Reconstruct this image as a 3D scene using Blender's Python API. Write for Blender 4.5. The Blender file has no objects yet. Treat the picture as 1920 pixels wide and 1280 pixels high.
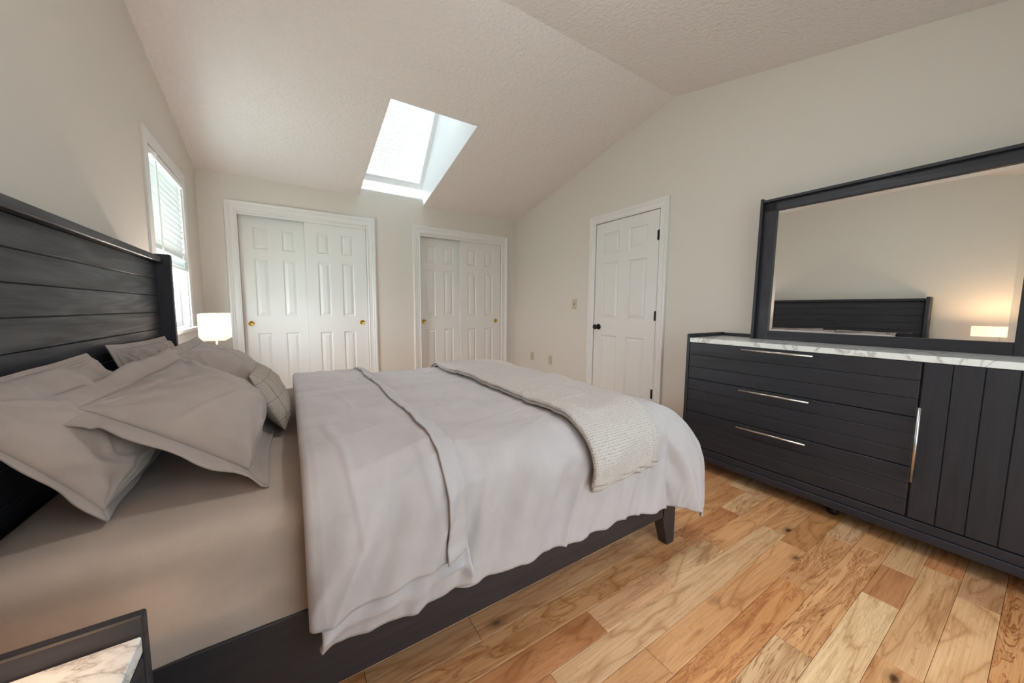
import bpy, bmesh, math, random
import numpy as np
from mathutils import Vector, Matrix

random.seed(7)
SC = bpy.context.scene
COL = SC.collection
PI = math.pi

# ------------------------------------------------------------------ camera
def make_camera():
    yaw, pitch, roll = 0.5693, -0.0927, 0.0082
    fw = Vector((math.sin(yaw)*math.cos(pitch), math.cos(yaw)*math.cos(pitch), math.sin(pitch)))
    rt = Vector((math.cos(yaw), -math.sin(yaw), 0)); up = rt.cross(fw)
    r2 = rt*math.cos(roll)+up*math.sin(roll); u2 = -rt*math.sin(roll)+up*math.cos(roll)
    cam = bpy.data.cameras.new('camera'); o = bpy.data.objects.new('camera', cam); COL.objects.link(o)
    m = Matrix((r2, u2, -fw)).transposed().to_4x4(); m.translation = (0.6641, -4.4292, 1.1176)
    o.matrix_world = m
    cam.sensor_fit = 'HORIZONTAL'; cam.sensor_width = 36.0; cam.lens = 658.4/1920*36
    cam.clip_start = 0.02
    SC.camera = o
make_camera()

# ------------------------------------------------------------------ world, exposure
def make_world():
    w = bpy.data.worlds.new('world'); SC.world = w; w.use_nodes = True
    nt = w.node_tree; nt.nodes.clear()
    out = nt.nodes.new('ShaderNodeOutputWorld'); bg = nt.nodes.new('ShaderNodeBackground')
    tc = nt.nodes.new('ShaderNodeTexCoord'); sp = nt.nodes.new('ShaderNodeSeparateXYZ')
    rp = nt.nodes.new('ShaderNodeValToRGB'); mr = nt.nodes.new('ShaderNodeMapRange')
    mr.inputs['From Min'].default_value = -1; mr.inputs['From Max'].default_value = 1
    e = rp.color_ramp.elements
    e[0].position = 0.44; e[0].color = (0.40, 0.50, 0.47, 1)
    e[1].position = 0.56; e[1].color = (0.94, 0.97, 1.0, 1)
    nt.links.new(tc.outputs['Generated'], sp.inputs[0]); nt.links.new(sp.outputs['Z'], mr.inputs[0])
    nt.links.new(mr.outputs[0], rp.inputs[0]); nt.links.new(rp.outputs[0], bg.inputs['Color'])
    bg.inputs['Strength'].default_value = 34.0
    nt.links.new(bg.outputs[0], out.inputs['Surface'])
make_world()
SC.view_settings.view_transform = 'Standard'; SC.view_settings.look = 'None'
SC.view_settings.exposure = 0.29; SC.view_settings.gamma = 1.0
SC.view_settings.use_curve_mapping = False
SC.cycles.max_bounces = 14; SC.cycles.diffuse_bounces = 9; SC.cycles.transparent_max_bounces = 16
SC.cycles.glossy_bounces = 4; SC.cycles.transmission_bounces = 10
SC.cycles.caustics_reflective = False; SC.cycles.caustics_refractive = False
SC.cycles.sample_clamp_indirect = 6.0
LAMP_W = 10.0
CEIL_FILL_E = 42.0  # glow strength of the added ceiling fill light

def portal(loc, rot, sx, sy):
    l = bpy.data.lights.new('daylight_portal', 'AREA'); l.shape = 'RECTANGLE'; l.size = sx; l.size_y = sy
    l.cycles.is_portal = True
    o = bpy.data.objects.new('daylight_portal', l); COL.objects.link(o); o.location = loc; o.rotation_euler = rot
portal((-0.16, -1.015, 1.52), (0, -PI/2, 0), 1.15, 0.85)       # left window, facing +x
portal((1.8, -5.06, 1.08), (PI/2, 0, 0), 2.1, 2.04)              # added glass door behind, facing +y
portal((1.78, -0.42, 3.26), (math.radians(-45.8), 0, 0), 0.72, 1.45)   # skylight

# ------------------------------------------------------------------ materials
def s2l(r, g, b):
    f = lambda c: (c/255/12.92) if c/255 <= .04045 else ((c/255+.055)/1.055)**2.4
    return (f(r), f(g), f(b), 1)

class NT:
    def __init__(s, name):
        s.m = bpy.data.materials.new(name); s.m.use_nodes = True
        s.t = s.m.node_tree; s.t.nodes.clear()
        s.out = s.n('ShaderNodeOutputMaterial')
    def n(s, typ, **kw):
        nd = s.t.nodes.new(typ)
        for k, v in kw.items():
            if k in nd.inputs.keys() if hasattr(nd.inputs, 'keys') else False: nd.inputs[k].default_value = v
            else: setattr(nd, k, v)
        return nd
    def l(s, a, b): s.t.links.new(a, b)
    def bsdf(s, color=None, rough=.5, metal=0, spec=.5):
        b = s.n('ShaderNodeBsdfPrincipled')
        if color is not None: b.inputs['Base Color'].default_value = color
        b.inputs['Roughness'].default_value = rough; b.inputs['Metallic'].default_value = metal
        b.inputs['Specular IOR Level'].default_value = spec
        s.l(b.outputs[0], s.out.inputs['Surface']); s.b = b; return b
    def coords(s, kind='Object', scale=(1,1,1), rand=0.0):
        tc = s.n('ShaderNodeTexCoord'); mp = s.n('ShaderNodeMapping'); mp.inputs['Scale'].default_value = scale
        s.l(tc.outputs[kind], mp.inputs['Vector'])
        if rand:
            oi = s.n('ShaderNodeObjectInfo'); mu = s.n('ShaderNodeMath', operation='MULTIPLY'); mu.inputs[1].default_value = rand
            s.l(oi.outputs['Random'], mu.inputs[0])
            cb = s.n('ShaderNodeCombineXYZ')
            for i in range(3): s.l(mu.outputs[0], cb.inputs[i])
            s.l(cb.outputs[0], mp.inputs['Location'])
        return mp.outputs[0]
    def noise(s, vec, scale, detail=3, rough=.5, dist=0):
        n = s.n('ShaderNodeTexNoise'); n.inputs['Scale'].default_value = scale; n.inputs['Detail'].default_value = detail
        n.inputs['Roughness'].default_value = rough; n.inputs['Distortion'].default_value = dist
        s.l(vec, n.inputs['Vector']); return n.outputs['Fac']
    def ramp(s, fac, stops, interp='LINEAR'):
        r = s.n('ShaderNodeValToRGB'); r.color_ramp.interpolation = interp; e = r.color_ramp.elements
        while len(e) < len(stops): e.new(.5)
        for el, (p, c) in zip(e, stops):
            el.position = p; el.color = c if len(c) == 4 else (*c, 1)
        s.l(fac, r.inputs[0]); return r.outputs[0]
    def math(s, op, a, b=None):
        m = s.n('ShaderNodeMath', operation=op)
        for i, x in enumerate((a, b)):
            if x is None: continue
            if isinstance(x, (int, float)): m.inputs[i].default_value = x
            else: s.l(x, m.inputs[i])
        return m.outputs[0]
    def mix(s, fac, a, b, mode='MIX'):
        m = s.n('ShaderNodeMix'); m.data_type = 'RGBA'; m.blend_type = mode
        ins = [i for i in m.inputs if i.enabled]
        for sock, x in ((m.inputs[0], fac), (m.inputs[6], a), (m.inputs[7], b)):
            if isinstance(x, (int, float)): sock.default_value = x
            elif isinstance(x, tuple): sock.default_value = x
            else: s.l(x, sock)
        return m.outputs[2]
    def bump(s, h, strength=.3, dist=.01):
        b = s.n('ShaderNodeBump'); b.inputs['Strength'].default_value = strength; b.inputs['Distance'].default_value = dist
        s.l(h, b.inputs['Height']); s.l(b.outputs[0], s.b.inputs['Normal'])

def mat_plain(name, color, rough=.5, metal=0, spec=.5):
    n = NT(name); n.bsdf(color, rough, metal, spec); return n.m
def mat_paint(name, color, rough, scale, strength, dist):
    n = NT(name); n.bsdf(color, rough, spec=.3)
    v = n.coords('Object')
    h = n.noise(v, scale, 4, .6, .4)
    n.bump(n.ramp(h, [(.35, (0,0,0)), (.7, (1,1,1))]), strength, dist); return n.m
M = {}
M['wall'] = mat_paint('wall_paint', s2l(211, 205, 198), .65, 160, .05, .002)
M['ceiling'] = mat_paint('ceiling_stipple', s2l(228, 222, 222), .8, 36, .55, .008)
M['trim'] = mat_plain('trim_white', s2l(222, 220, 220), .35)
M['door'] = mat_plain('door_white', s2l(220, 218, 217), .4)
M['shaft'] = mat_plain('shaft_white', s2l(226, 228, 230), .6)
M['brass'] = mat_plain('brass', s2l(200, 160, 80), .22, 1)
M['bronze'] = mat_plain('dark_bronze', s2l(34, 30, 29), .35, .6)
M['nickel'] = mat_plain('brushed_nickel', s2l(205, 203, 200), .28, 1)
M['almond'] = mat_plain('almond_plastic', s2l(188, 176, 150), .4)
M['slot'] = mat_plain('dark_slot', s2l(60, 50, 40), .6)
M['mirror'] = mat_plain('mirror_silver', (.9, .92, .9, 1), .0, 1)
M['pvc'] = mat_plain('white_vinyl', s2l(240, 242, 243), .35)
M['dark_plastic'] = mat_plain('black_plastic', s2l(25, 25, 25), .5)

def mat_darkwood(name, axis, col=(41, 41, 48)):
    n = NT(name); b = n.bsdf(None, .42, spec=.45)
    sc = {'x': (1.2, 14, 14), 'y': (14, 1.2, 14), 'z': (14, 14, 1.2)}[axis]
    v = n.coords('Object', sc, 37)
    g = n.noise(v, 3.0, 6, .65, 1.2)
    sc2 = {'x': (6, 190, 190), 'y': (190, 6, 190), 'z': (190, 190, 6)}[axis]
    fine = n.noise(n.coords('Object', sc2, 11), 1.0, 2, .6)
    # cathedral rings
    rings = n.math('PINGPONG', n.math('MULTIPLY', n.noise(v, .9, 2, .5, .6), 9.0), 1.0)
    h = n.math('ADD', n.math('MULTIPLY', rings, .35), n.math('ADD', n.math('MULTIPLY', g, .5), n.math('MULTIPLY', fine, .6)))
    d = s2l(*[c*.80 for c in col]); l_ = s2l(*[c*1.12 for c in col])
    n.l(n.ramp(h, [(.35, d), (.95, l_)]), b.inputs['Base Color'])
    n.l(n.ramp(h, [(.3, (.6,.6,.6)), (1, (.38,.38,.38))]), b.inputs['Roughness'])
    n.bump(h, .35, .0012); return n.m
for a in 'xyz': M['wood_'+a] = mat_darkwood('charcoal_oak_'+a, a)
M['wood_plain'] = mat_plain('charcoal_lacquer', s2l(44, 43, 48), .38)
M['wood_rail'] = mat_darkwood('charcoal_rail', 'x', (38, 37, 41))

def mat_marble():
    n = NT('white_marble'); b = n.bsdf(None, .18)
    v = n.coords('Object')
    a = n.noise(v, 3.2, 6, .6, 1.6)
    vein = n.math('ABSOLUTE', n.math('SUBTRACT', a, .5))
    c1 = n.ramp(vein, [(0, s2l(176, 174, 174)), (.008, s2l(212, 211, 211)), (.03, s2l(236, 237, 238)), (1, s2l(240, 241, 242))])
    blot = n.ramp(n.noise(v, 22, 4, .6, 1.0), [(.6, (1,1,1)), (.8, (.82, .81, .80))])
    n.l(n.mix(1.0, c1, blot, 'MULTIPLY'), b.inputs['Base Color']); return n.m
M['marble'] = mat_marble()

def mat_fabric(name, col, weave=900, bump=.12, rough=.85, mottled=.06):
    n = NT(name); b = n.bsdf(None, rough, spec=.2); b.inputs['Sheen Weight'].default_value = .15
    v = n.coords('Object')
    m = n.noise(v, 7, 4, .6)
    c0 = s2l(*[c*(1-mottled) for c in col]); c1 = s2l(*col)
    n.l(n.ramp(m, [(.3, c0), (.7, c1)]), b.inputs['Base Color'])
    w = n.noise(v, weave, 2, .5); w2 = n.noise(v, 34, 3, .6, .8)
    n.bump(n.math('ADD', n.math('MULTIPLY', w, .15), w2), bump, .006); return n.m
M['duvet'] = mat_fabric('duvet_cotton', (188, 182, 185))
M['sheet'] = mat_fabric('sheet_cotton', (172, 158, 149))
M['sham'] = mat_fabric('pillow_cotton', (163, 150, 145))

def mat_stitch():
    n = NT('stitched_linen'); b = n.bsdf(None, .9, spec=.15)
    uv = n.coords('UV')
    def lines(scale, ax, wdt):
        sp = n.n('ShaderNodeSeparateXYZ'); n.l(uv, sp.inputs[0])
        x = n.math('MULTIPLY', sp.outputs[ax], scale)
        f = n.math('ABSOLUTE', n.math('SUBTRACT', n.math('FRACT', x), .5))
        return n.math('LESS_THAN', f, wdt)
    ln = n.math('MAXIMUM', lines(6, 0, .020), lines(3.0, 1, .009))
    sp = n.noise(uv, 130, 2, .6)
    base = n.ramp(sp, [(.35, s2l(140, 128, 118)), (.65, s2l(184, 173, 163))])
    n.l(n.mix(ln, base, s2l(100, 90, 82)), b.inputs['Base Color'])
    n.bump(n.math('SUBTRACT', sp, n.math('MULTIPLY', ln, .8)), .5, .004); return n.m
M['stitch'] = mat_stitch()

def mat_waffle():
    n = NT('waffle_knit'); b = n.bsdf(None, .95, spec=.1)
    uv = n.coords('UV', (1, 1, 1))
    vo = n.n('ShaderNodeTexVoronoi'); vo.inputs['Scale'].default_value = 135; vo.inputs['Randomness'].default_value = .25
    n.l(uv, vo.inputs['Vector'])
    h = n.math('SUBTRACT', 1.0, n.math('MULTIPLY', vo.outputs['Distance'], 1.1))
    n.l(n.ramp(h, [(.2, s2l(154, 147, 143)), (.6, s2l(197, 190, 187))]), b.inputs['Base Color'])
    n.bump(h, .5, .003); return n.m
M['waffle'] = mat_waffle()

def mat_plank():
    n = NT('hickory_plank'); b = n.bsdf(None, .3, spec=.5)
    oi = n.n('ShaderNodeObjectInfo')
    v = n.coords('Object', (1.0, 5.5, 1), 61)
    warp = n.noise(v, 1.05, 3, .45, .6)
    rings = n.math('PINGPONG', n.math('MULTIPLY', warp, 15), 1.0)
    ringc = n.ramp(rings, [(0, (.60, .47, .36)), (.10, (.80, .71, .62)), (.30, (.95, .93, .90)), (1, (1, 1, 1))])
    fine = n.noise(n.coords('Object', (4, 150, 1), 23), 1.0, 3, .7)
    finec = n.ramp(fine, [(.3, (.74, .66, .58)), (.6, (1, 1, 1))])
    big = n.ramp(n.noise(n.coords('Object', (1.5, 6, 1), 31), 1.0, 2), [(.3, (.86, .80, .74)), (.7, (1.0, 1.0, 1.0))])
    heart = n.noise(n.coords('Object', (1.0, 9, 1), 91), 1.6, 4, .6, 2.2)
    # alpha of the object colour = how strongly the plank is streaked with heartwood
    hs = n.ramp(heart, [(.50, (0,0,0)), (.535, (1,1,1)), (.55, (.25,.25,.25)), (.60, (.15,.15,.15)), (.625, (.9,.9,.9)), (.64, (.3,.3,.3)), (.8, (.5,.5,.5))])
    hfac = n.math('MULTIPLY', hs, oi.outputs['Alpha'])
    c = n.mix(.75, oi.outputs['Color'], ringc, 'MULTIPLY')
    c = n.mix(.7, c, finec, 'MULTIPLY'); c = n.mix(1.0, c, big, 'MULTIPLY')
    c = n.mix(hfac, c, n.mix(1.0, c, (.46, .28, .17, 1), 'MULTIPLY'))
    # knots
    vo = n.n('ShaderNodeTexVoronoi'); vo.inputs['Scale'].default_value = 2.7
    n.l(n.coords('Object', (1.2, 2.2, 1), 47), vo.inputs['Vector'])
    kd = n.math('ADD', vo.outputs['Distance'], n.math('MULTIPLY', n.math('SUBTRACT', n.noise(v, 14, 3), .5), .06))
    c = n.mix(n.ramp(kd, [(.03, (.97,.97,.97)), (.06, (.75,.75,.75)), (.085, (.35,.35,.35)), (.17, (0,0,0))]), c, s2l(66, 38, 22))
    n.l(c, b.inputs['Base Color'])
    n.l(n.ramp(fine, [(.3, (.42,.42,.42)), (.7, (.3,.3,.3))]), b.inputs['Roughness'])
    n.bump(n.math('ADD', n.math('MULTIPLY', fine, .6), rings), .06, .001); return n.m
M['plank'] = mat_plank()

def mat_glass(name='window_glass', tint=(.93, .97, .96, 1)):
    n = NT(name); t = n.n('ShaderNodeBsdfTransparent'); g = n.n('ShaderNodeBsdfGlossy'); g.inputs['Roughness'].default_value = 0
    t.inputs['Color'].default_value = tint
    mx = n.n('ShaderNodeMixShader'); fr = n.n('ShaderNodeLayerWeight'); fr.inputs['Blend'].default_value = .12
    n.l(n.math('ADD', .04, n.math('MULTIPLY', fr.outputs['Facing'], .5)), mx.inputs[0]); n.l(t.outputs[0], mx.inputs[1]); n.l(g.outputs[0], mx.inputs[2]); n.l(mx.outputs[0], n.out.inputs['Surface'])
    return n.m
M['glass'] = mat_glass()
M['fill_glass'] = mat_glass('dimmed_fill_glass', (.29, .30, .30, 1))  # dark tint sets how much fill the added door lets in
def mat_translucent(name, col, f, sheer=0):
    n = NT(name); t = n.n('ShaderNodeBsdfTranslucent'); d = n.n('ShaderNodeBsdfDiffuse')
    t.inputs['Color'].default_value = col; d.inputs['Color'].default_value = col
    mx = n.n('ShaderNodeMixShader'); mx.inputs[0].default_value = f
    n.l(d.outputs[0], mx.inputs[1]); n.l(t.outputs[0], mx.inputs[2]); last = mx
    if sheer:
        tr = n.n('ShaderNodeBsdfTransparent'); last = n.n('ShaderNodeMixShader'); last.inputs[0].default_value = sheer
        n.l(mx.outputs[0], last.inputs[1]); n.l(tr.outputs[0], last.inputs[2])
    n.l(last.outputs[0], n.out.inputs['Surface']); return n.m
M['slat'] = mat_translucent('blind_slat', s2l(236, 240, 241), .07)
M['shade_sky'] = mat_translucent('pleated_fabric', s2l(246, 248, 250), .05, 0)
M['lampshade'] = mat_translucent('lamp_linen', s2l(250, 245, 240), .5)
def mat_emit(name, col, s):
    n = NT(name); e = n.n('ShaderNodeEmission'); e.inputs['Color'].default_value = col; e.inputs['Strength'].default_value = s
    n.l(e.outputs[0], n.out.inputs['Surface']); return n.m
M['bulb'] = mat_emit('lit_bulb', (1, .80, .60, 1), 40)

# ------------------------------------------------------------------ helpers
def link(name, me, mat, parent=None, smooth=False):
    o = bpy.data.objects.new(name, me); COL.objects.link(o)
    if mat: me.materials.append(mat)
    if parent: o.parent = parent
    if smooth:
        for p in me.polygons: p.use_smooth = True
    return o
def tag(o, label=None, cat=None, group=None, kind=None):
    for k, v in (('label', label), ('category', cat), ('group', group), ('kind', kind)):
        if v: o[k] = v
    return o
def empty(name, loc, label, cat, group=None):
    o = bpy.data.objects.new(name, None); COL.objects.link(o); o.location = loc; o.empty_display_size = .1
    return tag(o, label, cat, group)
class MB:
    """collects shapes in one bmesh; build() links it as one object"""
    def __init__(s): s.bm = bmesh.new()
    def box(s, a, b, bevel=0, seg=1):
        x0, y0, z0 = [min(p, q) for p, q in zip(a, b)]; x1, y1, z1 = [max(p, q) for p, q in zip(a, b)]
        vs = [s.bm.verts.new((x, y, z)) for x in (x0, x1) for y in (y0, y1) for z in (z0, z1)]
        fs = [s.bm.faces.new([vs[i] for i in f]) for f in ((0,1,3,2),(4,6,7,5),(0,4,5,1),(2,3,7,6),(0,2,6,4),(1,5,7,3))]
        if bevel:
            ed = {e for f in fs for e in f.edges}
            bmesh.ops.bevel(s.bm, geom=list(ed), offset=bevel, segments=seg, affect='EDGES', profile=.5)
        return s
    def prism(s, pts, axis, lo, hi):
        """polygon of 2D points extruded along an axis; points are the other two coordinates in order"""
        def P(p, h):
            return {'x': (h, p[0], p[1]), 'y': (p[0], h, p[1]), 'z': (p[0], p[1], h)}[axis]
        a = [s.bm.verts.new(P(p, lo)) for p in pts]; b = [s.bm.verts.new(P(p, hi)) for p in pts]
        s.bm.faces.new(a); s.bm.faces.new(b[::-1]); k = len(pts)
        for i in range(k): s.bm.faces.new((a[i], b[i], b[(i+1) % k], a[(i+1) % k]))
        return s
    def quad(s, *p): s.bm.faces.new([s.bm.verts.new(q) for q in p]); return s
    def lathe(s, prof, c, axis='z', n=20):
        """profile of (radius, height) turned about an axis through c"""
        rings = []
        for r, h in prof:
            ring = []
            for i in range(n):
                t = 2*PI*i/n; u, w = r*math.cos(t), r*math.sin(t)
                d = {'z': (u, w, h), 'y': (u, h, w), 'x': (h, u, w)}[axis]
                ring.append(s.bm.verts.new((c[0]+d[0], c[1]+d[1], c[2]+d[2])))
            rings.append(ring)
        for a, b in zip(rings, rings[1:]):
            for i in range(n): s.bm.faces.new((a[i], a[(i+1) % n], b[(i+1) % n], b[i]))
        s.bm.faces.new(rings[0]); s.bm.faces.new(rings[-1][::-1]); return s
    def tube(s, p, q, r, n=12):
        p, q = Vector(p), Vector(q); d = (q-p).normalized(); u = d.orthogonal().normalized(); w = d.cross(u)
        a = [s.bm.verts.new(p+(u*math.cos(2*PI*i/n)+w*math.sin(2*PI*i/n))*r) for i in range(n)]
        b = [s.bm.verts.new(q+(u*math.cos(2*PI*i/n)+w*math.sin(2*PI*i/n))*r) for i in range(n)]
        for i in range(n): s.bm.faces.new((a[i], a[(i+1) % n], b[(i+1) % n], b[i]))
        s.bm.faces.new(a[::-1]); s.bm.faces.new(b); return s
    def build(s, name, mat, parent=None, smooth=False, origin=None):
        bmesh.ops.recalc_face_normals(s.bm, faces=s.bm.faces)
        me = bpy.data.meshes.new(name); s.bm.to_mesh(me); s.bm.free()
        if origin: me.transform(Matrix.Translation(-Vector(origin)))
        o = link(name, me, mat, parent, smooth)
        if origin: o.location = origin
        return o
def bx(name, a, b, mat, parent=None, bevel=.002, origin=None):
    return MB().box(a, b, bevel).build(name, mat, parent, origin=origin)
def off(p, o): return (p[0]-o[0], p[1]-o[1], p[2]-o[2])

# numpy value noise
def _h(i, j, seed):
    n = (i*374761393 + j*668265263 + seed*144269504) & 0xffffffff
    n = ((n ^ (n >> 13))*1274126177) & 0xffffffff
    return ((n ^ (n >> 16)) & 0xffff)/65535.0
def vn(x, y, seed=0):
    x = np.asarray(x, float); y = np.asarray(y, float); x, y = np.broadcast_arrays(x, y)
    i = np.floor(x).astype(np.int64); j = np.floor(y).astype(np.int64); fx = x-i; fy = y-j
    fx = fx*fx*fx*(fx*(fx*6-15)+10); fy = fy*fy*fy*(fy*(fy*6-15)+10)
    a, b, c, d = _h(i, j, seed), _h(i+1, j, seed), _h(i, j+1, seed), _h(i+1, j+1, seed)
    return (a*(1-fx)+b*fx)*(1-fy)+(c*(1-fx)+d*fx)*fy - .5
def fbm(x, y, seed=0, oct=3):
    t = 0; a = 1
    for k in range(oct): t = t + a*vn(x*2**k, y*2**k, seed+k); a *= .5
    return t
def ridge(x, y, seed=0):
    return 1-np.abs(vn(x, y, seed))*2*1.6
def grid_mesh(name, P, mat, parent=None, uv=None, solid=0, closed=False):
    """P: (n, m, 3) array of points"""
    n, m = P.shape[:2]
    idx = np.arange(n*m).reshape(n, m)
    f = np.stack([idx[:-1, :-1], idx[1:, :-1], idx[1:, 1:], idx[:-1, 1:]], -1).reshape(-1, 4)
    me = bpy.data.meshes.new(name); me.from_pydata(P.reshape(-1, 3).tolist(), [], f.tolist())
    if uv is not None:
        ul = me.uv_layers.new(name='UVMap'); U = uv.reshape(-1, 2)[f.reshape(-1)]
        ul.data.foreach_set('uv', U.astype(np.float32).ravel())
    o = link(name, me, mat, parent, True)
    if solid:
        md = o.modifiers.new('thickness', 'SOLIDIFY'); md.thickness = solid; md.offset = -1
    return o

# ------------------------------------------------------------------ room
W, ZC, YR, ZR, YS = 3.556, 2.388, -2.4815, 2.942, -4.963
T = .12
SL = (ZR-ZC)/-YR
def cz(y): return ZC + SL*(-y) if y > YR else ZR - SL*(YR-y)
WY0, WY1, WZ0, WZ1 = -1.43, -.60, .95, 2.085          # left window opening
SX0, SX1, SY = 1.408, 2.160, -1.50                    # skylight opening

floor = MB().box((-T, YS-T, -.12), (W+T, .75, -.0125)).build('floor', M['wood_plain'])
tag(floor, 'hickory plank floor of the bedroom', 'floor', kind='structure')

# planks: rows across y, seams read off the photograph in the rows that show
PW = .1042; Y0 = -3.355
known = {-1: [.62, 1.725, 2.62], 0: [.30, .817, 1.173, 2.03, 3.02], 1: [.55, 2.267, 2.71, 3.28], 2: [.45, 1.558, 1.95, 2.34, 3.1], 3: [.62, 1.30, 2.72],
         4: [.9, 1.62, 2.654, 3.3], 5: [.35, 1.25, 2.37, 2.905], 6: [.7, 1.4, 2.045, 2.93], 7: [.25, 1.1, 1.78, 2.563, 2.85],
         8: [.6, 1.5, 2.24, 2.99], 9: [.4, 1.3, 2.02, 2.85], 10: [.8, 1.62, 2.48, 3.05]}
LT, AMB, BRN, PNK, OLV, ORG, GRY, YEL = ((250, 208, 164), (242, 186, 134), (224, 162, 114), (246, 198, 156), (244, 198, 150), (228, 168, 114), (226, 178, 136), (252, 214, 170))
tone = {-1: [BRN, BRN, LT, AMB], 0: [BRN, BRN, GRY, GRY, AMB, LT], 1: [AMB, AMB, BRN, LT, AMB], 2: [BRN, BRN, PNK, LT, AMB, AMB], 3: [BRN, BRN, LT, AMB],
        4: [AMB, AMB, AMB, ORG, AMB], 5: [AMB, LT, ORG, AMB, LT], 6: [LT, LT, YEL, AMB, AMB], 7: [YEL, AMB, YEL, YEL, BRN, OLV],
        8: [AMB, OLV, AMB, OLV, BRN], 9: [LT, OLV, OLV, OLV, GRY], 10: [ORG, ORG, ORG, ORG, BRN]}
strk = {1: .9, 2: .5, 4: .25, 5: .8, 6: .8, 10: .8, 3: .35}
r_ = random.Random(3)
nrow_lo = int(math.floor((0-Y0)/-PW)); nrow_hi = int(math.ceil((YS-Y0)/-PW))
for k in range(nrow_lo, nrow_hi):
    ya, yb = Y0-PW*k, Y0-PW*(k+1)
    ya, yb = min(ya, 0), max(yb, YS)
    if ya-yb < .01: continue
    if k in known: xs = known[k]; tn = tone[k]
    else:
        xs = []; x = r_.uniform(.3, .9)
        while x < W-.15: xs.append(x); x += r_.uniform(.55, 1.15)
        tn = [r_.choice((LT, AMB, BRN, OLV, ORG, AMB, LT)) for _ in range(len(xs)+1)]
    ed = [0]+xs+[W]
    for i, (a, b) in enumerate(zip(ed, ed[1:])):
        x0, x1, y0, y1 = a+.0005, b-.0005, yb+.0005, ya-.0005; c = .0012
        cx, cy = (a+b)/2, (ya+yb)/2
        v = [(x0-cx, y0-cy, -.012), (x1-cx, y0-cy, -.012), (x1-cx, y1-cy, -.012), (x0-cx, y1-cy, -.012),
             (x0-cx, y0-cy, -c), (x1-cx, y0-cy, -c), (x1-cx, y1-cy, -c), (x0-cx, y1-cy, -c),
             (x0+c-cx, y0+c-cy, 0), (x1-c-cx, y0+c-cy, 0), (x1-c-cx, y1-c-cy, 0), (x0+c-cx, y1-c-cy, 0)]
        f = [(0,1,5,4),(1,2,6,5),(2,3,7,6),(3,0,4,7),(4,5,9,8),(5,6,10,9),(6,7,11,10),(7,4,8,11),(8,9,10,11),(3,2,1,0)]
        me = bpy.data.meshes.new('plank'); me.from_pydata(v, [], f)
        o = link('plank', me, M['plank'], floor); o.location = (cx, cy, 0)
        fa = r_.uniform(.94, 1.03); t_ = [min(255, q*fa) for q in tn[min(i, len(tn)-1)]]
        o.color = (*s2l(*t_)[:3], min(1, strk.get(k, .35)*r_.uniform(.7, 1.4)))

def gable(y0, y1, z0):
    pts = [(y0, z0), (y1, z0), (y1, cz(y1))]
    if y0 < YR < y1: pts.append((YR, ZR))
    pts.append((y0, cz(y0))); return pts
w = MB()
w.prism(gable(YS-T, WY0, -.12), 'x', -T, 0); w.prism(gable(WY1, T, -.12), 'x', -T, 0)
w.prism([(WY0, -.12), (WY1, -.12), (WY1, WZ0), (WY0, WZ0)], 'x', -T, 0); w.prism(gable(WY0, WY1, WZ1), 'x', -T, 0)
tag(w.build('wall_left', M['wall']), 'cream left wall behind the headboard', 'wall', kind='structure')

# closets and door openings
CL = [(.291, 1.477), (2.116, 3.302)]; CH = 2.055
w = MB(); zt = ZC
for a, b in ((-T, CL[0][0]), (CL[0][1], CL[1][0]), (CL[1][1], W+T)): w.box((a, 0, -.12), (b, T, zt))
w.box((SX0-.02, 0, ZC), (SX1+.02, T, 2.4675))
for a, b in CL:
    w.box((a, 0, CH), (b, T, zt))
    w.box((a-.02, .7, -.1), (b+.02, .74, CH+.06)); w.box((a-.06, T, -.1), (a-.02, .74, CH+.06)); w.box((b+.02, T, -.1), (b+.06, .74, CH+.06))
    w.box((a-.06, T, CH+.02), (b+.06, .74, CH+.06))
tag(w.build('wall_back', M['wall']), 'cream back wall holding both closets', 'wall', kind='structure')
DY0, DY1, DH = -2.393, -1.6125, 2.034
w = MB()
w.prism(gable(YS-T, DY0, -.12), 'x', W, W+T); w.prism(gable(DY1, T, -.12), 'x', W, W+T); w.prism(gable(DY0, DY1, DH), 'x', W, W+T)
w.box((W+T, DY0-.05, -.12), (W+T+.03, DY1+.05, DH+.05))
tag(w.build('wall_right', M['wall']), 'cream right wall with the hinged door', 'wall', kind='structure')
BX0, BX1, BZ0, BZ1 = .75, 2.85, .06, 2.1                # glass door added behind the camera for fill light
w = MB()
w.box((-T, YS-T, -.12), (BX0, YS, ZC)); w.box((BX1, YS-T, -.12), (W+T, YS, ZC)); w.box((BX0, YS-T, -.12), (BX1, YS, BZ0)); w.box((BX0, YS-T, BZ1), (BX1, YS, ZC))
tag(w.build('wall_front', M['wall']), 'cream wall behind the viewpoint', 'wall', kind='structure')

def slab(m, x0, x1, y0, y1):
    m.prism([(y0, cz(y0)), (y1, cz(y1)), (y1, cz(y1)+.14), (y0, cz(y0)+.14)], 'x', x0, x1)
m = MB()
slab(m, -T, SX0, SY, T); slab(m, SX1, W+T, SY, T); slab(m, -T, W+T, YR, SY); slab(m, -T, W+T, YS-T, YR)
ceiling = tag(m.build('ceiling', M['ceiling']), 'vaulted white textured ceiling', 'ceiling', kind='structure')
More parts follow.
